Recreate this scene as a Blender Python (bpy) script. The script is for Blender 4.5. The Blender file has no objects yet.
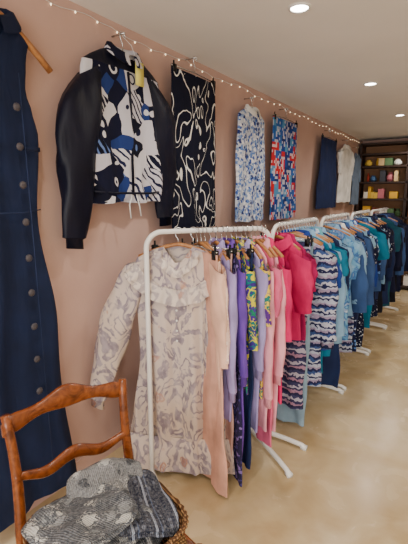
import bpy, math, random
from mathutils import Vector, Matrix, noise
random.seed(7)
R=math.radians
# ------------------------------------------------------------------ materials
def lin(c):
    return tuple((x/12.92 if x<=0.04045 else ((x+0.055)/1.055)**2.4) for x in [v/255 for v in c])+(1,)
class NT:
    def __init__(s,name,rough=0.9,spec=0.2):
        s.m=bpy.data.materials.new(name); s.m.use_nodes=True
        s.t=s.m.node_tree; s.n=s.t.nodes; s.l=s.t.links
        s.b=s.n['Principled BSDF']; s.b.inputs['Roughness'].default_value=rough
        s.b.inputs['Specular IOR Level'].default_value=spec
        s.tc=s.n.new('ShaderNodeTexCoord')
    def coord(s,sc=(1,1,1),loc=(0,0,0),rot=(0,0,0)):
        mp=s.n.new('ShaderNodeMapping'); mp.inputs['Scale'].default_value=sc
        mp.inputs['Location'].default_value=loc; mp.inputs['Rotation'].default_value=rot
        s.l.new(s.tc.outputs['Object'],mp.inputs['Vector']); return mp.outputs[0]
    def noise(s,v,scale,detail=3,dist=0):
        n=s.n.new('ShaderNodeTexNoise'); n.inputs['Scale'].default_value=scale
        n.inputs['Detail'].default_value=detail; n.inputs['Distortion'].default_value=dist
        s.l.new(v,n.inputs['Vector']); return n
    def vor(s,v,scale,rnd=1.0,metric='EUCLIDEAN'):
        n=s.n.new('ShaderNodeTexVoronoi'); n.inputs['Scale'].default_value=scale
        n.inputs['Randomness'].default_value=rnd; n.distance=metric
        s.l.new(v,n.inputs['Vector']); return n
    def ramp(s,f,stops,interp='CONSTANT'):
        n=s.n.new('ShaderNodeValToRGB'); cr=n.color_ramp; cr.interpolation=interp
        while len(cr.elements)<len(stops): cr.elements.new(0.5)
        for e,(p,c) in zip(cr.elements,stops):
            e.position=p; e.color=lin(c) if len(c)==3 else c
        s.l.new(f,n.inputs[0]); return n.outputs[0]
    def math(s,op,a,b=None):
        n=s.n.new('ShaderNodeMath'); n.operation=op
        for i,x in enumerate((a,b)):
            if x is None: continue
            if isinstance(x,(int,float)): n.inputs[i].default_value=x
            else: s.l.new(x,n.inputs[i])
        return n.outputs[0]
    def mix(s,f,a,b,mode='MIX'):
        n=s.n.new('ShaderNodeMixRGB'); n.blend_type=mode
        for i,x in enumerate((f,a,b)):
            if isinstance(x,(int,float)): n.inputs[i].default_value=x
            elif isinstance(x,tuple): n.inputs[i].default_value=lin(x)
            else: s.l.new(x,n.inputs[i])
        return n.outputs[0]
    def sep(s,v):
        n=s.n.new('ShaderNodeSeparateXYZ'); s.l.new(v,n.inputs[0]); return n.outputs
    def color(s,c):
        if isinstance(c,tuple): s.b.inputs['Base Color'].default_value=lin(c)
        else: s.l.new(c,s.b.inputs['Base Color'])
    def bump(s,h,st=0.3,d=0.01):
        n=s.n.new('ShaderNodeBump'); n.inputs['Strength'].default_value=st
        n.inputs['Distance'].default_value=d; s.l.new(h,n.inputs['Height'])
        s.l.new(n.outputs[0],s.b.inputs['Normal'])
def clothbump(t,st=0.45,zs=.25,d=.02):
    v=t.coord((1,1,zs)); n=t.noise(v,13,2,.4); t.bump(n.outputs[0],st,d)
def solid(name,c,rough=0.9,var=0.12,cloth=True):
    t=NT(name,rough)
    if cloth:
        n=t.noise(t.coord(),6,4)
        d=tuple(int(x*(1-var)) for x in c); l=tuple(min(255,int(x*(1+var*0.6))) for x in c)
        t.color(t.ramp(n.outputs[0],[(0.3,d),(0.7,l)],'LINEAR')); clothbump(t)
    else: t.color(c)
    return t.m
def warp(t,v,scale,amt):
    dn=t.noise(v,scale,2)
    vv=t.n.new('ShaderNodeVectorMath'); vv.operation='MULTIPLY_ADD'
    t.l.new(dn.outputs['Color'],vv.inputs[0]); vv.inputs[1].default_value=(amt,)*3; t.l.new(v,vv.inputs[2]); return vv.outputs[0]
def floral(name,base,cols,scale=22,th=0.42,seed=0):
    t=NT(name); v=t.coord((1,0.6,1),(seed,seed*2,0))
    vo=t.vor(warp(t,v,scale*1.2,1.2/scale),scale); r=t.sep(vo.outputs['Color'])[0]
    k=len(cols); fc=t.ramp(r,[(i/k,c) for i,c in enumerate(cols)])
    m=t.ramp(vo.outputs['Distance'],[(0,(1,1,1,1)),(th,(0,0,0,1))])
    t.color(t.mix(m,base,fc)); clothbump(t); return t.m
def blotch(name,cols,scale=9,dist=1.5,seed=0,interp='CONSTANT',lo=0.32,hi=0.66):
    t=NT(name); n=t.noise(t.coord((1,0.6,1),(seed,0,seed)),scale,3,dist); k=len(cols)
    t.color(t.ramp(n.outputs[0],[(lo+(hi-lo)*i/(k-1) if i else 0,c) for i,c in enumerate(cols)],interp)); clothbump(t); return t.m
def swirl(name,bg,line,scale=5,freq=5,w=0.2,dist=1.2,seed=0):
    t=NT(name); n=t.noise(t.coord((1.25,0.3,0.75),(seed,0,0)),scale,0.3,dist)
    f=t.math('FRACT',t.math('MULTIPLY',n.outputs[0],freq))
    t.color(t.ramp(f,[(0,bg),(0.5,line),(0.5+w,bg)])); clothbump(t); return t.m
def stripes(name,cols,freq=14,seed=0,wob=0.0):
    t=NT(name); v=t.coord((1,1,1),(0,0,seed)); z=t.sep(v)[2]
    if wob: 
        z=t.math('ADD',z,t.math('MULTIPLY',t.noise(v,30,1).outputs[0],wob))
    f=t.math('FRACT',t.math('MULTIPLY',z,freq)); k=len(cols)
    t.color(t.ramp(f,[(i/k,c) for i,c in enumerate(cols)])); clothbump(t); return t.m
def patch(name,cols,scale=14,inner=(240,235,225),seed=0):
    t=NT(name); v=t.coord((1,0.001,1),(seed,0,0)); vo=t.vor(v,scale,0,'CHEBYCHEV'); r=t.sep(vo.outputs['Color'])[0]
    k=len(cols); a=t.ramp(r,[(i/k,c) for i,c in enumerate(cols)])
    vo2=t.vor(v,scale*3,0.0,'CHEBYCHEV'); r2=t.sep(vo2.outputs['Color'])[0]; m=t.ramp(r2,[(0,(0,0,0,1)),(0.72,(1,1,1,1))])
    t.color(t.mix(t.math('MULTIPLY',m,.7),a,inner)); clothbump(t,0.3); return t.m
def geo(name,seed=0):
    # navy ground with angular white / blue shapes, fans and line work
    t=NT(name); v=t.coord((1,0.3,1),(seed,0,0)); v=warp(t,v,5,.07)
    vo=t.vor(v,9.5,1,'EUCLIDEAN'); sp=t.sep(vo.outputs['Color']); r=sp[0]; r2=sp[1]
    a=t.ramp(r,[(0,(15,18,42)),(0.32,(204,202,208)),(0.56,(34,54,112)),(0.68,(14,16,34)),(0.80,(196,194,204))])
    inv=t.ramp(r,[(0,(206,204,210)),(0.32,(24,30,66)),(0.56,(205,206,216)),(0.68,(96,120,176)),(0.80,(20,24,54))])
    rings=t.ramp(vo.outputs['Distance'],[(0,(1,1,1,1)),(.14,(0,0,0,1)),(.30,(1,1,1,1)),(.38,(0,0,0,1))])
    w=t.n.new('ShaderNodeTexWave'); w.inputs['Scale'].default_value=13; w.inputs['Distortion'].default_value=3; w.bands_direction='DIAGONAL'; t.l.new(v,w.inputs[0])
    lines=t.ramp(w.outputs[1],[(0,(0,0,0,1)),(.72,(1,1,1,1))])
    usel=t.ramp(r2,[(0,(1,1,1,1)),(.30,(0,0,0,1))]); user=t.ramp(r2,[(0,(0,0,0,1)),(.62,(1,1,1,1))])
    m=t.math('ADD',t.math('MULTIPLY',lines,usel),t.math('MULTIPLY',rings,user))
    t.color(t.mix(m,a,inv)); clothbump(t); return t.m

WHITE=solid('white_metal',(232,230,226),0.35,cloth=False)
CHROME=NT('chrome',0.25,0.5); CHROME.color((200,200,200)); CHROME.b.inputs['Metallic'].default_value=1; CHROME=CHROME.m
BLACKP=solid('black_plastic',(20,20,22),0.4,cloth=False)
WHITEP=solid('white_plastic',(225,225,222),0.4,cloth=False)
BTN=solid('button_metal',(70,66,70),0.35,cloth=False)
def woodmat(name,a,b,rough=0.35,sc=(6,6,1.2)):
    t=NT(name,rough,0.5); v=t.coord(sc); n=t.noise(v,5,5,2.5)
    t.color(t.ramp(n.outputs[0],[(0.3,a),(0.7,b)],'LINEAR')); t.bump(n.outputs[0],0.08,0.003); return t.m
WOODH=woodmat('hanger_wood',(140,88,46),(178,124,72),0.45)
CHAIRW=woodmat('cherry_wood',(84,38,14),(140,74,30),0.26,(3,3,3))
DARKW=woodmat('dark_wood',(30,17,11),(54,30,19),0.5)
def weave(name,a,b,s1=28,rough=.7,axes=('X','Y')):
    t=NT(name,rough); v=t.coord()
    o=[]
    for ax in axes:
        wv=t.n.new('ShaderNodeTexWave'); wv.inputs['Scale'].default_value=s1; wv.bands_direction=ax; wv.inputs['Distortion'].default_value=.6; t.l.new(v,wv.inputs[0]); o.append(wv.outputs[1])
    mm=t.math('MULTIPLY',o[0],o[1]); t.color(t.ramp(mm,[(0,a),(.6,b)],'LINEAR')); t.bump(mm,.8,.006); return t.m
WICK=weave('rush_seat',(96,66,36),(190,150,98)); BASK=weave('wicker',(78,50,30),(168,128,86),24,.7,('X','Z'))
# ------------------------------------------------------------------ mesh builder
class MB:
    def __init__(s): s.v=[];s.f=[];s.m=[];s.mats=[]
    def mi(s,mat):
        if mat not in s.mats: s.mats.append(mat)
        return s.mats.index(mat)
    def loft(s,rings,mat,closed=True,cap0=False,cap1=False):
        k=s.mi(mat); b=len(s.v); n=len(rings[0])
        for r in rings: s.v.extend([tuple(p) for p in r])
        for i in range(len(rings)-1):
            for j in range(n if closed else n-1):
                a=b+i*n+j; c=b+i*n+(j+1)%n
                s.f.append((a,c,c+n,a+n)); s.m.append(k)
        if cap0: s.f.append(tuple(b+j for j in range(n))[::-1]); s.m.append(k)
        if cap1: s.f.append(tuple(b+(len(rings)-1)*n+j for j in range(n))); s.m.append(k)
    def box(s,c,d,mat,rz=0,bev=0):
        k=s.mi(mat); x,y,z=[q/2 for q in d]
        b=len(s.v); cr,sr=math.cos(rz),math.sin(rz)
        for dz in (-z,z):
            for dx,dy in ((-x,-y),(x,-y),(x,y),(-x,y)):
                s.v.append((c[0]+dx*cr-dy*sr,c[1]+dx*sr+dy*cr,c[2]+dz))
        for f in ((3,2,1,0),(4,5,6,7),(0,1,5,4),(1,2,6,5),(2,3,7,6),(3,0,4,7)):
            s.f.append(tuple(b+i for i in f)); s.m.append(k)
    def tube(s,pts,r,mat,seg=8,caps=True):
        pts=[Vector(p) for p in pts]; n=len(pts)
        rr=r if isinstance(r,(list,tuple)) else [r]*n
        T=[(pts[min(i+1,n-1)]-pts[max(i-1,0)]).normalized() for i in range(n)]
        u=T[0].orthogonal().normalized(); rings=[]
        for i in range(n):
            u=(u-T[i]*u.dot(T[i])); u=u.normalized() if u.length>1e-6 else T[i].orthogonal().normalized()
            w=T[i].cross(u)
            rings.append([pts[i]+(u*math.cos(2*math.pi*j/seg)+w*math.sin(2*math.pi*j/seg))*rr[i] for j in range(seg)])
        s.loft(rings,mat,True,caps,caps)
    def sphere(s,c,r,mat,seg=10,rg=7):
        rings=[]
        for i in range(rg+1):
            a=math.pi*i/rg; q=max(math.sin(a),0.02)
            rings.append([(c[0]+r[0]*q*math.cos(2*math.pi*j/seg),c[1]+r[1]*q*math.sin(2*math.pi*j/seg),c[2]+r[2]*math.cos(a)) for j in range(seg)])
        s.loft(rings,mat,True,True,True)
    def obj(s,name,loc=(0,0,0),yaw=0,smooth=True,bevel=0,parent=None,subsurf=0,scale=1):
        me=bpy.data.meshes.new(name); me.from_pydata(s.v,[],s.f)
        for m in s.mats: me.materials.append(m)
        for p,k in zip(me.polygons,s.m): p.material_index=k; p.use_smooth=smooth
        me.update()
        o=bpy.data.objects.new(name,me); bpy.context.scene.collection.objects.link(o)
        o.location=loc; o.rotation_euler=(0,0,yaw); o.scale=(scale,)*3
        if bevel:
            b=o.modifiers.new('b','BEVEL'); b.width=bevel; b.segments=2; b.limit_method='ANGLE'
        if subsurf:
            q=o.modifiers.new('s','SUBSURF'); q.levels=q.render_levels=subsurf
        if parent: o.parent=parent
        return o
def interp(tab,x):
    if x<=tab[0][0]: return tab[0][1]
    for (a,va),(b,vb) in zip(tab,tab[1:]):
        if x<=b:
            t=(x-a)/(b-a) if b>a else 0; t=t*t*(3-2*t); return va+(vb-va)*t
    return tab[-1][1]
# ------------------------------------------------------------------ garments
def hanger(mb,kind,hw,drop=0.075,nail=False,top=-0.10,rr=None):
    hm=CHROME
    pts=[]
    for i in range(11):
        a=R(-30)+R(210)*i/10
        pts.append((0.021*math.cos(a)*1.0,0,0.0+0.021*math.sin(a)))
    pts=pts[::-1]
    pts=[(0,0,top+0.01),(0,0,-0.045),(-0.012,0,-0.03)]+pts
    mb.tube(pts,0.0028,hm,6)
    if nail:
        mb.tube([(0,-0.02,0.012),(0,0.084,0.012)],0.005,hm,6)
    if kind=='clip':
        mb.tube([(-hw,0,top),(0,0,top+0.012),(hw,0,top)],0.004,CHROME,6)
        for sx in (-1,1):
            mb.box((sx*hw*0.9,0,top-0.015),(0.032,0.026,0.05),BLACKP)
            mb.tube([(sx*hw*.9,0,top+.005),(sx*hw*.9,0,top+.035)],.006,BLACKP,6)
    else:
        m={'wood':WOODH,'black':BLACKP,'white':WHITEP,'wire':CHROME}[kind]
        r=rr or {'wood':0.011,'black':0.007,'white':0.007,'wire':0.003}[kind]
        pts=[(hw*t,0,top-drop*abs(t)**1.4+(.022 if kind=='wood' and not rr else 0)) for t in [-1,-.8,-.55,-.3,-.12,0,.12,.3,.55,.8,1]]
        mb.tube(pts,[r]*11,m,8)
        if kind!='wood': mb.tube([pts[0],(0,0,pts[0][2]-0.005),pts[-1]],r*0.7,m,6)
def body(mb,mat,prof,thick,z0,z1,nr=26,seg=48,amp=0.012,kf=26,ph=0,rnd=0,neck=None,vdepth=0.05,mat_top=None,topfrac=0,shoulder=True,asym=0,zw=1.0):
    rings=[]
    if shoulder:
        nh,sw,dr=neck
        hs=[(nh,0),(nh+(sw-nh)*.35,dr*.25),(nh+(sw-nh)*.7,dr*.6),(sw*.96,dr*.9),(sw,dr*1.25)]
        for i,(hw,d) in enumerate(hs): rings.append((hw,z0-d,0.55+0.45*i/4,0.0))
        zs=z0-dr*1.25
    else: zs=z0+0.0001; sw=prof[0][1]; nh=0
    for i in range(nr):
        p=i/(nr-1); 
        if shoulder and i==0: continue
        rings.append((interp(prof,p),zs+(z1-zs)*p,1.0,p))
    out=[]
    for hw,z,tf,p in rings:
        ring=[]
        for j in range(seg):
            a=2*math.pi*j/seg; c,s_=math.cos(a),math.sin(a)
            x=hw*math.copysign(abs(c)**0.75,c); th=interp(thick,p)*tf
            y=th*math.copysign(abs(s_)**0.7,s_)
            fa=amp*min(1,p*1.6+0.08)
            q=kf*x+ph+zw*2.2*math.sin(z*3+rnd)+rnd
            y+=fa*(math.sin(q)+0.45*math.sin(2.3*q+z*4*zw+rnd*3))*(1-0.4*abs(x)/max(hw,.01))
            x+=min(fa,.011)*0.6*math.sin(z*16*zw+rnd*5+a)
            zz=z
            if shoulder and y<0 and abs(x)<nh: zz=min(zz,z0-vdepth*(1-abs(x)/nh))
            if p>0.97: zz+=0.006*math.sin(q*0.8+1)+asym*x
            ring.append((x,y,zz))
        out.append(ring)
    if mat_top and topfrac:
        k=max(2,int(len(out)*topfrac)); mb.loft(out[:k],mat_top); mb.loft(out[k-1:],mat)
    else: mb.loft(out,mat)
    last=out[-1]; mb.loft([last,[(x*0.97,y*0.9,z+0.012) for x,y,z in last]],mat)
def sleeve(mb,mat,side,sw,z,L,out,r0,r1,yb=0,th=0.5,cuff=None,rnd=0,fwd=0,n=18,puff=0,rag=0,amp=0.006):
    rings=[]
    for i in range(n):
        p=i/(n-1)
        x=side*(sw-0.02+out*(p**0.8)); zz=z-L*p; y=yb+fwd*p+0.008*math.sin(p*5+rnd)
        ra=r0+(r1-r0)*p+puff*math.sin(math.pi*p)**2*0.6
        if rag and p<.15: 
            k=1-p/.15; x-=side*rag*k; ra*=1-.35*k
        if i==0: ra*=0.9
        T=Vector((side*out*0.8/(L+.001)*0.9,0,-1)).normalized(); U=T.cross(Vector((0,1,0)))
        tilt=(0.5+rag*4)*(1-p)
        ring=[]
        for j in range(18):
            a=2*math.pi*j/18
            w=1+0.10*math.sin(3*a+p*9+rnd)+0.07*math.sin(5*a-p*14+rnd*2)
            P=Vector((x,y,zz))+U*(ra*math.cos(a)*w)+Vector((0,1,0))*(ra*th*math.sin(a)*w)
            P.z+=-tilt*side*(P.x-x)
            ring.append(tuple(P))
        rings.append(ring)
    mb.loft(rings,mat)
    e=rings[-1]; cx=sum(p[0] for p in e)/18; cy=sum(p[1] for p in e)/18
    def sc(f,dz): return [(cx+(x-cx)*f,cy+(y-cy)*f,zq+dz) for x,y,zq in e]
    if cuff: mb.loft([sc(1,0),sc(.72,-.008),sc(.74,-.06),sc(.66,-.06),sc(.66,-.01)],cuff)
    else: mb.loft([e,sc(.9,.004),sc(.85,.03)],mat)
def collar(mb,mat,nh,z0,th):
    n=28; A=[];B=[];C=[];D=[]
    for j in range(n):
        a=R(-80)+R(340)*j/(n-1)
        c,s_=math.cos(a),math.sin(a)
        fr=max(0,-s_)
        A.append((nh*c,th*s_,z0-0.05*fr)); B.append((nh*.95*c,th*.9*s_,z0+.03-0.05*fr))
        C.append((nh*1.25*c,th*1.5*s_-.004,z0+.025-0.055*fr)); D.append((nh*1.55*c,th*1.9*s_-.008,z0-.022-0.075*fr))
    mb.loft([A,B,C,D],mat,False)
def garment(name,kind,loc,yaw,mat,length,sw=0.23,hem=0.27,waist=None,ht=0.02,sl=None,hang='white',slv=None,r0=.085,r1=.055,outs=(.06,.06),
            amp=0.010,cuff=None,col=None,vd=0.06,nail=False,extra=None,kf=26,top=None,topfrac=0,slm=None,puff=0,drop=.075,nh=.085,fwd=0,zw=1.0,nr=26,seg=48,ht1=None,rag=0):
    mb=MB(); rnd=random.random()*6; ht1=ht1 or ht
    if kind=='skirt':
        hanger(mb,'clip',sw,nail=nail,top=-0.10)
        body(mb,mat,[(0,sw),(0.06,sw),(1,hem)],[(0,ht*.6),(1,ht1)],-0.115,-0.115-length,amp=amp,kf=kf,rnd=rnd,shoulder=False)
        body(mb,top or mat,[(0,sw*1.01),(1,sw*1.01)],[(0,ht*.62),(1,ht*.65)],-0.112,-0.15,nr=4,amp=0.002,rnd=rnd,shoulder=False)
    else:
        hanger(mb,hang,sw*.92,drop,nail=nail,top=-0.095)
        w=waist or (sw+hem)/2
        body(mb,mat,[(0,sw),(0.4,w),(1,hem)],[(0,ht),(1,ht1)],-0.085,-0.085-length,amp=amp,kf=kf,rnd=rnd,neck=(nh,sw,drop),vdepth=vd,mat_top=top,topfrac=topfrac,zw=zw,nr=nr,seg=seg)
        if slv:
            sl2=slv if isinstance(slv,tuple) else (slv,slv)
            for side,o,sv in ((-1,outs[0],sl2[0]),(1,outs[1],sl2[1])):
                sleeve(mb,slm or mat,side,sw,-0.085-drop*1.2,sv,o,r0,r1,th=min(.55,ht*1.1/r1 if r1 else .5),cuff=cuff,rnd=rnd+side,puff=puff,fwd=fwd,rag=rag)
        if col: collar(mb,col,nh*.95,-0.083,ht*.9+.01)
    if extra: extra(mb)
    return mb.obj(name,loc,yaw)
# ------------------------------------------------------------------ room
def wallmat():
    t=NT('pink_plaster',0.85); n=t.noise(t.coord(),2.5,6); n2=t.noise(t.coord(),60,3)
    t.color(t.ramp(n.outputs[0],[(0.3,(190,156,144)),(0.7,(200,168,155))],'LINEAR')); t.bump(n2.outputs[0],0.15,0.003); return t.m
PINK=wallmat()
tc=NT('ceiling_paint',0.9); nn=tc.noise(tc.coord(),1.5,3); tc.color(tc.ramp(nn.outputs[0],[(0.3,(238,236,234)),(0.7,(244,242,240))],'LINEAR')); CEIL=tc.m
tf=NT('polished_concrete',0.22,0.4)
v=tf.coord(); n1=tf.noise(v,1.3,5,.8); n2=tf.noise(v,5,5,0.6)
ca=tf.ramp(n1.outputs[0],[(0.3,(172,146,104)),(0.5,(196,172,130)),(0.7,(222,206,174))],'LINEAR')
cb=tf.ramp(n2.outputs[0],[(0.3,(168,142,100)),(0.7,(222,206,174))],'LINEAR')
tf.color(tf.mix(0.35,ca,cb)); rr=tf.ramp(n2.outputs[0],[(0.3,(0.19,)*3+(1,)),(0.7,(0.30,)*3+(1,))],'LINEAR'); tf.l.new(rr,tf.b.inputs['Roughness']); FLOOR=tf.m
CREAM=solid('cream_paint',(228,220,208),0.8,cloth=False)
X1,Y0,Y1,H=5.2,-3.0,8.4,2.7
def room(name,c,d,m):
    mb=MB(); mb.box((0,0,0),d,m); return mb.obj(name,c,smooth=False)
room('floor',(X1/2,(Y0+Y1)/2,-.05),(X1+.4,Y1-Y0+.4,.1),FLOOR)
room('ceiling',(X1/2,(Y0+Y1)/2,H+.05),(X1+.4,Y1-Y0+.4,.1),CEIL)
room('wall_left',(-.1,(Y0+Y1)/2,H/2),(.2,Y1-Y0,H),PINK)
room('wall_right',(X1+.1,(Y0+Y1)/2,H/2),(.2,Y1-Y0,H),CREAM)
room('wall_far',(X1/2,Y1+.1,H/2),(X1,.2,H),PINK)
mb=MB()
mb.box((.4,0,H/2),(.8,.2,H),CREAM); mb.box((4.9,0,H/2),(.6,.2,H),CREAM)
mb.box((2.7,0,.2),(3.8,.2,.4),CREAM); mb.box((2.7,0,2.6),(3.8,.2,.2),CREAM)
mb.obj('wall_near',(0,Y0-.1,0),smooth=False)
mb=MB()  # made-up window behind the camera, its opening added to let fill light in
for x in (.84,2.07,3.33,4.56): mb.box((x,0,1.45),(.07,.08,2.1),DARKW)
for z in (.44,2.46): mb.box((2.7,0,z),(3.8,.08,.07),DARKW)
mb.obj('fill_window_1',(0,Y0-.1,0),smooth=False)
room('baseboard_left',(.008,(Y0+Y1)/2,.05),(.016,Y1-Y0,.1),PINK)
# ------------------------------------------------------------------ lamps
def emis(name,c,s):
    m=bpy.data.materials.new(name); m.use_nodes=True; b=m.node_tree.nodes['Principled BSDF']
    b.inputs['Emission Color'].default_value=lin(c); b.inputs['Emission Strength'].default_value=s; return m
LED=emis('led_disc',(255,250,240),22); BULB=emis('fairy_bulb',(255,228,180),3.2)
for x in (.98,3.4):
    for y in (-1.2,.5,2.33,4.17,5.95,7.7):
        mb=MB(); n=28
        def rg(r,z): return [(r*math.cos(2*math.pi*j/n),r*math.sin(2*math.pi*j/n),z) for j in range(n)]
        mb.loft([rg(.062,0),rg(.06,-.007),rg(.05,-.008),rg(.047,-.002)],WHITEP); mb.loft([rg(.048,-.003),rg(.001,-.003)],LED)
        o=mb.obj('ceiling_downlight',(x,y,H))
        ld=bpy.data.lights.new('downlight_lamp','SPOT'); ld.energy=52; ld.color=(1,.93,.83); ld.spot_size=R(160); ld.spot_blend=.9; ld.shadow_soft_size=.05
        lo=bpy.data.objects.new('lamp',ld); bpy.context.scene.collection.objects.link(lo); lo.parent=o; lo.location=(0,0,-.03)
ld=bpy.data.lights.new('added_window_fill','AREA'); ld.shape='RECTANGLE'; ld.size=3.6; ld.size_y=2; ld.energy=165; ld.color=(1,.97,.93)  # added area light, brightens the room from the made-up window
lo=bpy.data.objects.new('added_window_fill',ld); bpy.context.scene.collection.objects.link(lo); lo.location=(2.7,Y0+.05,1.45); lo.rotation_euler=(R(90),0,0)
w=bpy.data.worlds.new('w'); bpy.context.scene.world=w; w.use_nodes=True
w.node_tree.nodes['Background'].inputs[0].default_value=(.95,.97,1,1); w.node_tree.nodes['Background'].inputs[1].default_value=1.1
mb=MB(); pts=[]; N=150
for i in range(N):
    y=.6+7.6*i/(N-1); seg=(y*1.15)%1; sag=.028*(1-(2*seg-1)**2)
    pts.append((.010+.003*math.sin(i*2.1),y,2.668-sag+.005*math.sin(i*1.3)))
mb.tube(pts,.0016,WHITEP,5)
for i in range(2,N,3):
    p=pts[i]; mb.sphere((p[0]+.004,p[1],p[2]-.008),(.0042,.0042,.006),BULB,8,5)
mb.obj('fairy_lights')
# ------------------------------------------------------------------ racks
def rack(loc,yaw,L,Hh=1.5,foot=.29):
    mb=MB(); r=.0145; rc=.09; pts=[(0,0,.03)]
    for i in range(6): pts.append((0,0,.03+(Hh-rc-.03)*(i+1)/6))
    for i in range(1,9):
        a=math.pi/2*i/8; pts.append((0,rc-rc*math.cos(a),Hh-rc+rc*math.sin(a)))
    for i in range(1,8): pts.append((0,rc+(L-2*rc)*i/7,Hh))
    for i in range(1,9):
        a=math.pi/2*i/8; pts.append((0,L-rc+rc*math.sin(a),Hh-rc+rc*math.cos(a)))
    for i in range(6): pts.append((0,L,Hh-rc-(Hh-rc-.03)*(i+1)/6))
    mb.tube(pts,r,WHITE,12)
    for y in (0,L):
        fp=[(-foot,y,.016),(-foot+.03,y,.026),(-foot*.5,y,.034),(0,y,.036),(foot*.5,y,.034),(foot-.03,y,.026),(foot,y,.016)]
        mb.tube(fp,.016,WHITE,10)
        for sx in (-1,1): mb.box((sx*(foot-.01),y,.012),(.04,.036,.024),WHITEP)
    return mb.obj('clothes_rack',(loc[0],loc[1],0),yaw)
A=Vector((.40,1.69)); B=Vector((.85,2.33)); d=(B-A); L1=d.length; ang=math.atan2(d.y,d.x)-math.pi/2
rack(A,ang,L1,foot=.31)
rack((.80,2.47),0,.95); rack((.80,3.50),0,.95); rack((.80,4.54),0,.95,); rack((.80,5.56),0,.95)
RZ=1.5
peach=solid('peach_cotton',(232,188,164)); peach2=solid('peach_silk',(214,164,144)); beige=solid('beige_rose',(190,152,142))
ltpeach=floral('peach_lace',(238,206,188),[(248,230,218),(224,184,164)],60,.4)
lilac=solid('lilac',(160,146,196)); purple=solid('purple',(104,70,162)); dpurple=floral('navy_violet_print',(38,34,66),[(120,100,160),(70,60,120)],40,.4,8)
multi=blotch('multicolour_print',[(60,40,120),(20,110,110),(200,190,50),(70,44,130),(30,120,90),(30,50,110)],14,1,2)
orangeprint=blotch('orange_print',[(90,50,130),(220,190,70),(40,120,110),(200,70,80)],20,1,5)
palepink=solid('pale_pink',(230,160,174)); hot=solid('hot_pink',(204,34,98)); magenta=solid('magenta',(160,24,84)); rose=solid('rose',(214,100,136))
navy=solid('navy',(22,26,52)); navy2=solid('navy_denim',(32,44,82)); denim=solid('denim',(56,84,134)); ltdenim=solid('light_denim',(136,162,180))
aqua=solid('aqua',(100,172,188)); turq=solid('turquoise',(24,108,138)); sky=solid('sky_blue',(136,176,210)); white=solid('white_cotton',(232,230,226))
teal=solid('teal',(25,72,92)); cob=solid('cobalt',(36,62,140)); black=solid('charcoal_cotton',(28,28,36))
strip1=stripes('navy_fairisle',[(34,38,76),(180,184,200),(56,78,128),(34,38,76),(150,136,164),(170,176,196)],10,0,.06)
strip2=stripes('blue_stripe',[(215,220,228),(60,90,150)],22)
strip3=stripes('pink_fairisle',[(44,42,74),(160,124,148),(56,54,90),(176,172,188),(60,62,98)],11,0,.06)
bfl=floral('blue_floral',(180,200,220),[(60,110,180),(110,170,205),(30,60,120)],26,.55,1)
bfl2=floral('navy_floral',(24,30,64),[(170,184,212),(90,130,190),(60,80,140)],30,.40,3)
bfl3=blotch('blue_watercolour',[(205,216,228),(110,168,210),(50,100,170),(190,208,228)],12,1,4,'LINEAR')
ndot=floral('navy_dots',(20,24,50),[(200,205,215)],40,.25,6)
def herocloth(name,b0,b1,strength):
    cr=NT(name); v=cr.coord((1,.5,.72)); vw=warp(cr,v,9,.08)
    n1=cr.noise(vw,9,3,.8)
    base=cr.ramp(cr.noise(v,3,2).outputs[0],[(.35,b0),(.65,b1)],'LINEAR')
    leaf=cr.ramp(n1.outputs[0],[(0,(0,0,0,1)),(.34,(0,0,0,1)),(.365,(1,1,1,1)),(.425,(1,1,1,1)),(.45,(0,0,0,1)),(.54,(0,0,0,1)),(.56,(1,1,1,1)),(.60,(1,1,1,1)),(.625,(0,0,0,1))],'LINEAR')
    lc=cr.ramp(cr.noise(v,26,3).outputs[0],[(.38,(116,106,124)),(.62,(160,148,156))],'LINEAR')
    vo=cr.vor(warp(cr,cr.coord((1,.5,.9),(3,0,1)),16,.07),8.5); fl=cr.ramp(vo.outputs['Distance'],[(0,(1,1,1,1)),(.16,(.3,.3,.3,1)),(.21,(1,1,1,1)),(.28,(0,0,0,1))],'LINEAR')
    fr=cr.ramp(cr.sep(vo.outputs['Color'])[0],[(0,(172,116,88)),(.35,(218,202,190)),(.7,(182,140,124))])
    cr.color(cr.mix(cr.math('MULTIPLY',fl,strength),cr.mix(cr.math('MULTIPLY',leaf,strength),base,lc),fr)); clothbump(cr,.3,.10,.025); return cr.m
cream=herocloth('lavender_beige_floral',(206,188,172),(198,184,176),.85); ruf=herocloth('ruffle_floral',(220,206,192),(212,200,190),.55)
def ruffle(mb,path,wid,mat,freq=90,amp=.012,y=-.04,edge=.012):
    fine=[]
    for (p,q) in zip(path,path[1:]):
        for k in range(14): fine.append(Vector(p).lerp(Vector(q),k/14))
    fine.append(Vector(path[-1])); r=[[],[],[],[]]; L=0
    for i,p in enumerate(fine):
        t=(fine[min(i+1,len(fine)-1)]-fine[max(i-1,0)]).normalized(); nrm=Vector((t.y,-t.x))
        if nrm.y>0: nrm=-nrm
        s_=math.sin(L*freq)+.3*math.sin(L*freq*.43+1); 
        r[0].append((p.x,y+.01,p.y)); q=p+nrm*wid*.12; r[1].append((q.x,y-.012,q.y)); q=p+nrm*wid*.5; r[2].append((q.x,y-.018+amp*.6*s_,q.y)); q=p+nrm*wid*(1+.08*s_); r[3].append((q.x,y-edge+amp*s_,q.y))
        if i<len(fine)-1: L+=(fine[i+1]-p).length
    mb.loft(r,mat,False)
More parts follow.
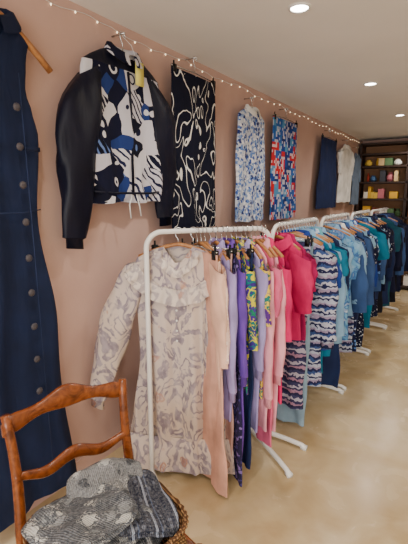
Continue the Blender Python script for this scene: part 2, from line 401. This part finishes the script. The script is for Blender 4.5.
def hero(mb):
    P=[(-.235,-.18),(-.18,-.25),(-.10,-.305),(0,-.33),(.10,-.305),(.18,-.25),(.235,-.18)]
    ruffle(mb,P,.085,ruf,85,.022,-.055,.036)
    ruffle(mb,[(-.088,-.105),(-.08,-.15),(-.04,-.19),(-.005,-.215),(.005,-.215),(.04,-.19),(.08,-.15),(.088,-.105)],.04,ruf,130,.012,-.048,.018)
    for i in range(4): mb.sphere((0,-.075,-.44-.06*i),(.007,.004,.007),WHITEP,8,5)
    ruffle(mb,[(-.325,-1.22),(-.17,-1.235),(0,-1.24),(.17,-1.235),(.325,-1.22)],.21,cream,45,.026,-.075,.02)
def P1(s): 
    q=A+d.normalized()*s; return (q.x,q.y,RZ)
garment('floral_dress','dress',P1(.185),R(26),cream,1.37,sw=.25,hem=.345,waist=.235,ht=.04,ht1=.07,slv=(.84,.92),r0=.10,r1=.055,outs=(.27,.02),amp=.030,cuff=cream,hang='wood',vd=.11,extra=hero,puff=.045,kf=36,fwd=-.05,zw=.25,nr=40,seg=110)
garment('skirt','skirt',P1(.275),R(14),beige,.9,sw=.27,hem=.27,ht=.014,amp=.006)
rack1=[ # s, kind, mat, length, yaw, slv, hem, out
 (.30,'skirt',peach2,1.36,-30,None,.36,0),
 (.325,'dress',peach,1.34,-33,.55,.33,.05),
 (.35,'dress',ltpeach,1.16,-36,.52,.28,.07),
 (.385,'skirt',beige,1.2,-26,None,.25,0),
 (.42,'shirt',lilac,1.0,-40,.70,.26,.08),
 (.455,'dress',dpurple,1.37,-36,None,.33,0),
 (.485,'shirt',purple,1.34,-40,.62,.31,.07),
 (.52,'skirt',navy2,1.3,-32,None,.27,0),
 (.55,'shirt',multi,.84,-44,.46,.27,.09),
 (.585,'shirt',lilac,1.1,-38,.6,.26,.04),
 (.615,'shirt',orangeprint,.9,-40,.34,.26,.06),
 (.65,'dress',palepink,1.10,-40,.78,.28,.08),
 (.682,'dress',rose,1.22,-38,.3,.27,.05),
 (.712,'shirt',palepink,1.12,-37,.66,.26,.05),
 (.738,'shirt',hot,.95,-36,.45,.26,.05)]
hk=['wood','wood','wood','white','wood','black']
for i,(s,k,m,L,y,sv,hm,ou) in enumerate(rack1):
    garment({'dress':'dress','shirt':'blouse','skirt':'skirt'}[k],k,P1(s),R(y),m,L,sw=.235+random.uniform(-.02,.015),hem=hm,ht=.018,slv=sv,r0=.088,r1=.052,outs=(.03,ou),amp=.012,kf=34,hang=hk[i%6],col=m if k=='shirt' else None,cuff=m if (sv or 0)>.55 else None,puff=.015)
def row(y0,y1,items,x=.8,yw=(-7,5)):
    n=len(items)
    for i,it in enumerate(items):
        k,m,L,sv=it[:4]; y=y0+(y1-y0)*(i+.5)/n
        L=min(1.36,L*random.uniform(.92,1.12)); a=random.uniform(*yw); s0=.225+random.uniform(-.02,.028)
        if len(it)>4: a=it[4]; s0=.20
        garment({'dress':'dress','shirt':'blouse','skirt':'skirt','coat':'coat'}[k],k if k!='coat' else 'shirt',(x,y,RZ),R(a),m,L,sw=s0,hem=.26+random.uniform(-.035,.05)-(.03 if len(it)>4 else 0),
            ht=.026,slv=sv*random.uniform(.85,1.15) if sv else None,r0=.092,r1=.058,outs=(.03,.05+random.uniform(-.04,.06)),amp=.014,kf=random.uniform(24,40),hang=random.choice(['white','wood','black','wood']),col=m if k in('shirt','coat') else None,cuff=m if sv and sv>.5 and random.random()<.5 else None,fwd=random.uniform(-.03,.01),puff=.012)
row(2.53,3.36,[('shirt',hot,.64,.36,-14),('shirt',magenta,.72,.25,-10),('skirt',strip3,1.12,None,-6),('skirt',ltdenim,1.34,None,-4),('dress',strip1,1.05,.68),('dress',strip1,1.16,.4),('shirt',cob,.8,.3),('dress',turq,1.0,.3),('shirt',sky,.8,.6),
  ('dress',turq,.95,.25),('shirt',bfl3,.85,.55),('shirt',aqua,.7,.3),('dress',navy2,1.15,.45),('shirt',sky,.8,.25),('dress',bfl2,1.2,.5)],yw=(-2,9))
row(3.56,4.4,[('dress',bfl3,1.0,.3),('shirt',sky,.75,.55),('shirt',denim,.8,.6),('dress',strip1,1.05,.3),('shirt',white,.74,.3),('dress',bfl2,1.1,.45),('shirt',denim,.75,.6),('dress',navy2,1.1,.5),('shirt',sky,.8,.3),('dress',ndot,1.15,.3),('shirt',bfl,.7,.3),('shirt',cob,.8,.5)],yw=(-4,10))
row(4.6,5.44,[('dress',turq,1.05,.3),('dress',bfl2,1.15,.5),('shirt',denim,.8,.55),('shirt',navy,.85,.5),('dress',navy,1.1,.4),('shirt',sky,.75,.3),('coat',navy2,1.0,.62),('dress',ndot,1.1,.3),('shirt',navy,.8,.5),('dress',black,1.1,.5),('coat',navy2,1.0,.6)],yw=(-5,9))
row(5.62,6.45,[('dress',teal,1.05,.3),('coat',navy,1.0,.62),('shirt',denim,.85,.6),('dress',black,1.1,.4),('shirt',navy2,.8,.6),('coat',navy2,1.05,.62),('shirt',navy,.8,.5),('coat',navy,1.1,.66),('coat',navy,1.1,.66),('coat',navy,1.1,.66)],x=.84,yw=(-4,16))
# ------------------------------------------------------------------ wall clothes
W=R(90); wx=.086
black_sw=swirl('navy_white_swirl',(14,17,36),(222,219,214),5.5,5,.15,1.3)
geom=geo('navy_abstract',2.3); NAVYS=solid('navy_satin',(14,16,34),.45)
TAG=solid('yellow_tag',(226,216,110),.6,cloth=False)
def jx(mb):
    mb.box((.07,-.062,-.20),(.07,.004,.13),TAG)
    mb.tube([(0,-.035,-.20),(0.003,-.046,-.4),(0,-.048,-.9)],.009,NAVYS,6)
    mb.tube([(-.29,-.02,-.88),(-.15,-.05,-.89),(0,-.056,-.89),(.15,-.05,-.89),(.29,-.02,-.88)],.007,NAVYS,6)
    mb.tube([(-.02,-.055,-.90),(-.05,-.06,-.96),(-.04,-.06,-1.04)],.004,WHITEP,6)
    mb.tube([(.02,-.055,-.90),(.04,-.06,-.97),(.05,-.06,-1.03)],.004,WHITEP,6)
    mb.tube([(.07,-.05,-.14),(.03,-.04,-.05),(0,0,0)],.0015,WHITEP,5)
garment('bomber_jacket','shirt',(wx,1.89,2.60),W,geom,.86,sw=.32,waist=.38,hem=.30,ht=.034,slv=(.90,.82),r0=.145,r1=.075,outs=(.12,.08),amp=.022,cuff=NAVYS,col=geom,nail=True,hang='wire',top=NAVYS,topfrac=.15,slm=NAVYS,extra=jx,drop=.12,nh=.10,vd=.08,puff=.03,rag=.05)
garment('patterned_skirt','skirt',(wx,2.63,2.66),W,black_sw,1.10,sw=.28,hem=.30,ht=.02,nail=True,amp=.010)
garment('sleeveless_blouse','shirt',(wx,3.56,2.56),W,floral('blue_white_floral',(200,206,218),[(60,92,170),(100,132,195),(40,54,116),(235,235,240),(130,156,200)],32,.56,9),1.02,sw=.26,waist=.28,hem=.31,ht=.028,nail=True,col=white,hang='white',amp=.016)
garment('patchwork_skirt','skirt',(wx,4.38,2.60),W,patch('red_blue_patchwork',[(184,28,34),(26,58,130),(40,80,150),(36,88,156),(176,34,44),(76,130,170),(24,42,100)],12.5,(204,196,198)),1.05,sw=.34,hem=.37,ht=.02,nail=True)
garment('denim_skirt','skirt',(wx,6.0,2.58),W,navy2,.95,sw=.36,hem=.47,ht=.025,nail=True)
garment('white_blouse','shirt',(wx,6.95,2.55),W,white,.88,sw=.34,waist=.37,hem=.40,ht=.03,slv=.35,nail=True,col=white,outs=(.03,.03))
garment('grey_shirt','shirt',(wx,7.65,2.5),W,solid('slate_cotton',(95,110,130)),.88,sw=.22,waist=.24,hem=.26,ht=.03,slv=.4,nail=True,outs=(.02,.02),r0=.07)
DN=solid('dark_denim',(24,33,60)); ST=solid('topstitch',(36,46,76)); mb=MB()
hanger(mb,'wood',.29,.19,True,-.05,.016)
prof=[(0,.175),(.03,.155),(.09,.14),(.13,.165),(.17,.185),(.34,.165),(.6,.21),(1,.28)]
body(mb,DN,prof,[(0,.02),(1,.045)],-.06,-2.42,nr=60,seg=64,amp=.022,kf=18,rnd=1,neck=(.09,.175,.08),vdepth=.16,zw=.4)
collar(mb,DN,.09,-.06,.03)
for i in range(9):
    mb.sphere((.05,-.068,-.45-.168*i),(.018,.009,.018),BTN,12,6)
mb.tube([(.085,-.05,-.3),(.09,-.058,-1.2),(.095,-.066,-2.25)],.003,ST,5)
mb.box((.125,-.045,-.62),(.08,.012,.02),DN); mb.box((-.08,-.045,-.62),(.09,.012,.02),DN)
mb.tube([(-.165,-.02,-.9),(-.08,-.05,-.91),(.05,-.055,-.91),(.165,-.02,-.9)],.003,ST,5)
mb.obj('denim_dress',(wx,1.09,2.53),W)
# ------------------------------------------------------------------ chair
def rail(mb,mat,hw,zt,zb,yb,th,n=30):
    rings=[]
    for i in range(n+1):
        u=-1+2*i/n; t=zt(u); b=zb(u); y=yb(u); c=th*.5; e=min(.007,(t-b)*.3)
        x=u*hw
        rings.append([(x,y-c,b+e),(x,y-c,t-e),(x,y-c+e,t),(x,y+c-e,t),(x,y+c,t-e),(x,y+c,b+e),(x,y+c-e,b),(x,y-c+e,b)])
    mb.loft(rings,mat,True,True,True)
mb=MB(); hw=.235
for sx in (-1,1):
    pts=[];rs=[]
    for i in range(22):
        p=i/21; z=.0+.93*p; y=.06*max(0,(p-.5)/.5)**1.3+.05*max(0,(.35-p)/.35)
        pts.append((sx*(hw-.012*(1-p)+.012*math.sin(p*6)*(p>.5)),y,z)); rs.append(.021-.004*abs(p-.5)*2)
    mb.tube(pts,rs,CHAIRW,10)
    pts=[];rs=[]
    for i in range(16):
        p=i/15; z=.45*(1-p); bow=.028*math.sin(p*math.pi*1.6)
        pts.append((sx*(.245+bow*.7),-.43-bow,z)); rs.append(.03-.014*min(1,p*1.3)+(.008 if p>.93 else 0))
    mb.tube(pts,rs,CHAIRW,10)
    mb.tube([(sx*.225,.02,.2),(sx*.24,-.2,.19),(sx*.245,-.42,.2)],[.011,.015,.011],CHAIRW,8)
rail(mb,CHAIRW,hw+.012,lambda u:.918+.034*math.cos(u*math.pi*.5)**2+.014*math.cos(u*math.pi*2)*(1-u*u)-.03*max(0,abs(u)-.9)*8,
     lambda u:.866+.034*math.cos(u*math.pi)*.5-.016*math.cos(u*math.pi*2)*(abs(u)<.75)*.6,lambda u:.062+.028*math.cos(u*math.pi/2),.026)
rail(mb,CHAIRW,hw-.005,lambda u:.700+.016*math.cos(u*math.pi*2)+.010*math.cos(u*math.pi/2),lambda u:.662+.016*math.cos(u*math.pi*2)-.008*math.cos(u*math.pi),lambda u:.018+.024*math.cos(u*math.pi/2),.022)
rail(mb,CHAIRW,.22,lambda u:.47,lambda u:.415,lambda u:-.0,.03,6)
rail(mb,CHAIRW,.25,lambda u:.455,lambda u:.40-.018*math.cos(u*math.pi*2),lambda u:-.44,.028,20)
for sx in (-1,1):
    mb.tube([(sx*.225,0,.435),(sx*.245,-.43,.435)],.022,CHAIRW,8)
mb.tube([(-.24,-.2,.19),(0,-.2,.185),(.24,-.2,.19)],[.01,.014,.01],CHAIRW,8)
def sq(rx,ry,cy_,z,e=.35,n=40):
    return [(rx*math.copysign(abs(math.cos(2*math.pi*j/n))**e,math.cos(2*math.pi*j/n)),cy_+ry*math.copysign(abs(math.sin(2*math.pi*j/n))**e,math.sin(2*math.pi*j/n)),z) for j in range(n)]
mb.loft([sq(.24*f,.225*f,-.215,z) for (f,z) in ((1,.43),(1.02,.455),(1.0,.475),(.8,.478),(.4,.474),(.02,.472))],WICK)
CH=(.69,.93); cy=R(72.5)
mb.obj('wooden_chair',(CH[0],CH[1],0),cy)
mb=MB(); bc_=-.235
rings=[]
for k in range(10):
    p=k/9; w_=.004*(k%2); rings.append(sq(.205+.045*p+w_,.185+.03*p+w_,bc_,.482+.082*p,.5,64))
inner=[sq(.24-.045*p,.205-.03*p,bc_,.56-.07*p,.5,64) for p in (0,.5,1)]
mb.loft([sq(.01,.01,bc_,.482,.5,64)]+rings+inner+[sq(.01,.01,bc_,.488,.5,64)],BASK)
for q in range(2):
    rim=[]
    for j in range(193):
        a=2*math.pi*j/192; c,s_=math.cos(a),math.sin(a); o_=.004*math.sin(a*20+q*math.pi)
        rim.append(((.248+o_)*math.copysign(abs(c)**.5,c),bc_+(.213+o_)*math.copysign(abs(s_)**.5,s_),.566+.005*math.cos(a*20+q*math.pi)))
    mb.tube(rim,.006,BASK,7,False)
cr_,sr_=math.cos(cy),math.sin(cy)
mb.obj('wicker_basket',(CH[0],CH[1],0),cy)
def knit(name,base,cols,scale,seed,kind):
    t=NT(name,.95); v=t.coord((1,1,1),(seed,0,0))
    if kind=='floral':
        vo=t.vor(warp(t,v,34,.06),scale); r=t.sep(vo.outputs['Color'])[0]; fc=t.ramp(r,[(i/len(cols),c) for i,c in enumerate(cols)])
        m=t.ramp(vo.outputs['Distance'],[(0,(0,0,0,1)),(.08,(1,1,1,1)),(.36,(0,0,0,1)),(.46,(.8,.8,.8,1)),(.50,(0,0,0,1))]); c=t.mix(m,base,fc)
    else:
        f=t.math('FRACT',t.math('MULTIPLY',t.sep(v)[0],scale)); vo=t.vor(v,40,.1); c=t.ramp(f,[(0,base),(.5,cols[0]),(.6,base),(.75,cols[1]),(.82,base)])
        m=t.ramp(vo.outputs['Distance'],[(0,(1,1,1,1)),(.3,(0,0,0,1))]); c=t.mix(t.math('MULTIPLY',m,.35),c,cols[0])
    sp=t.noise(v,120,3); c=t.mix(.25,c,t.ramp(sp.outputs[0],[(.35,(40,42,48)),(.65,(170,170,170))],'LINEAR')); t.color(c)
    wv=t.n.new('ShaderNodeTexWave'); wv.inputs['Scale'].default_value=45; wv.inputs['Distortion'].default_value=1.5; t.l.new(v,wv.inputs[0]); t.bump(wv.outputs[1],.6,.006); return t.m
K1=knit('grey_jacquard',(80,84,90),[(196,196,190),(140,144,146)],15,1,'floral'); K2=knit('charcoal_knit',(44,48,56),[(160,160,160),(92,98,106)],7,2,'s')
K3=knit('light_grey_knit',(126,128,130),[(56,60,66),(190,190,188)],17,3,'floral'); K4=knit('navy_knit',(26,32,54),[(150,158,176),(80,92,118)],12,4,'s')
def fold(c,d,mat,yaw,tilt,seed,roll=0):
    mb=MB(); rings=[]; n=80; m=32
    for i in range(m+1):
        ph=-math.pi/2+math.pi*i/m; cz=math.sin(ph); cr=max(math.cos(ph),.0)**.38
        ring=[]
        for j in range(n):
            a=2*math.pi*j/n; ca,sa=math.cos(a),math.sin(a)
            x=d[0]*cr*math.copysign(abs(ca)**.45,ca); y=d[1]*cr*math.copysign(abs(sa)**.45,sa); z=d[2]*cz
            q=noise.noise_vector(Vector((x*6+seed,y*6,seed)))
            x+=q.x*.03; y+=q.y*.03
            z+=.040*noise.noise(Vector((x*6,y*6,seed)))+.016*noise.noise(Vector((x*18+seed,y*12,seed)))
            s_=1+.045*math.sin(cz*8+seed); x*=s_; y*=s_
            z-=.45*max(0,abs(x)-.17)+.5*max(0,-y-.16)
            ring.append((x,y,z))
        rings.append(ring)
    mb.loft(rings,mat,True,True,True)
    o=mb.obj('folded_sweater',(0,0,0))
    o.location=(CH[0]+c[0]*cr_-c[1]*sr_,CH[1]+c[0]*sr_+c[1]*cr_,c[2]); o.rotation_euler=(tilt,roll,cy+yaw)
fold((0,-.235,.535),(.185,.16,.033),K2,0,0,1)
fold((.09,-.26,.59),(.14,.14,.028),K4,-.25,0,4,.08)
fold((-.07,-.24,.605),(.17,.17,.030),K1,.25,.03,7,.04)
fold((.05,-.14,.635),(.15,.09,.026),K3,-.15,.12,11,.05)
fold((-.08,-.27,.655),(.14,.12,.022),K1,.45,-.06,15)
# ------------------------------------------------------------------ bookcase at the end
mb=MB(); bw=2.4; bh=2.62; bd=.34
for x in (0,.8,1.6,2.4): mb.box((x,0,bh/2),(.045,bd,bh),DARKW)
SH=(.06,.5,.92,1.3,1.62,1.92,2.2,2.42)
for z in SH+(bh-.02,): mb.box((1.2,0,z),(bw,bd,.035),DARKW)
mb.box((1.2,bd/2-.01,bh/2),(bw,.015,bh),solid('back_panel',(150,112,84),.8,cloth=False))
bk=mb.obj('bookcase',(.06,8.2,0),smooth=False,bevel=.004)
mb=MB(); bc=[solid('shelf_item_%d'%i,c,.6,cloth=False) for i,c in enumerate([(170,60,44),(130,64,40),(60,62,70),(226,176,60),(70,100,140),(235,228,215),(90,120,84),(210,180,130),(236,232,226),(190,110,120),(230,190,80)])]
for z in SH[:-1]:
    x=.05; top={2.2:.15}.get(z,.22)
    while x<2.33:
        w_=random.uniform(.04,.15); h=random.uniform(.10,top); c=random.choice(bc)
        if random.random()<.1: x+=random.uniform(.03,.08); continue
        f=(x+w_/2)%.8
        if f<.1 or f>.70: x+=.04; continue
        zb=z+.0185
        if random.random()<.4:
            r=w_*.45; k=[(r*.6,0),(r,h*.25),(r,h*.6),(r*.55,h*.85),(r*.65,h)]
            mb.loft([[(x+w_/2+q*math.cos(2*math.pi*j/14),q*math.sin(2*math.pi*j/14),zb+zz) for j in range(14)] for q,zz in k],c,True,True,True)
        else: mb.box((x+w_/2,0,zb+h/2),(w_*.94,.2,h),c)
        x+=w_
o=mb.obj('books_and_jars',(0,-.03,0),smooth=False,bevel=.002,parent=bk)
# ------------------------------------------------------------------ camera
cd=bpy.data.cameras.new('camera'); cd.sensor_fit='VERTICAL'; cd.sensor_height=36; cd.lens=27; cd.clip_start=.02
co=bpy.data.objects.new('camera',cd); bpy.context.scene.collection.objects.link(co)
co.location=(1.88,0,1.7); co.rotation_euler=(R(90-10.7),0,R(33.1)); bpy.context.scene.camera=co
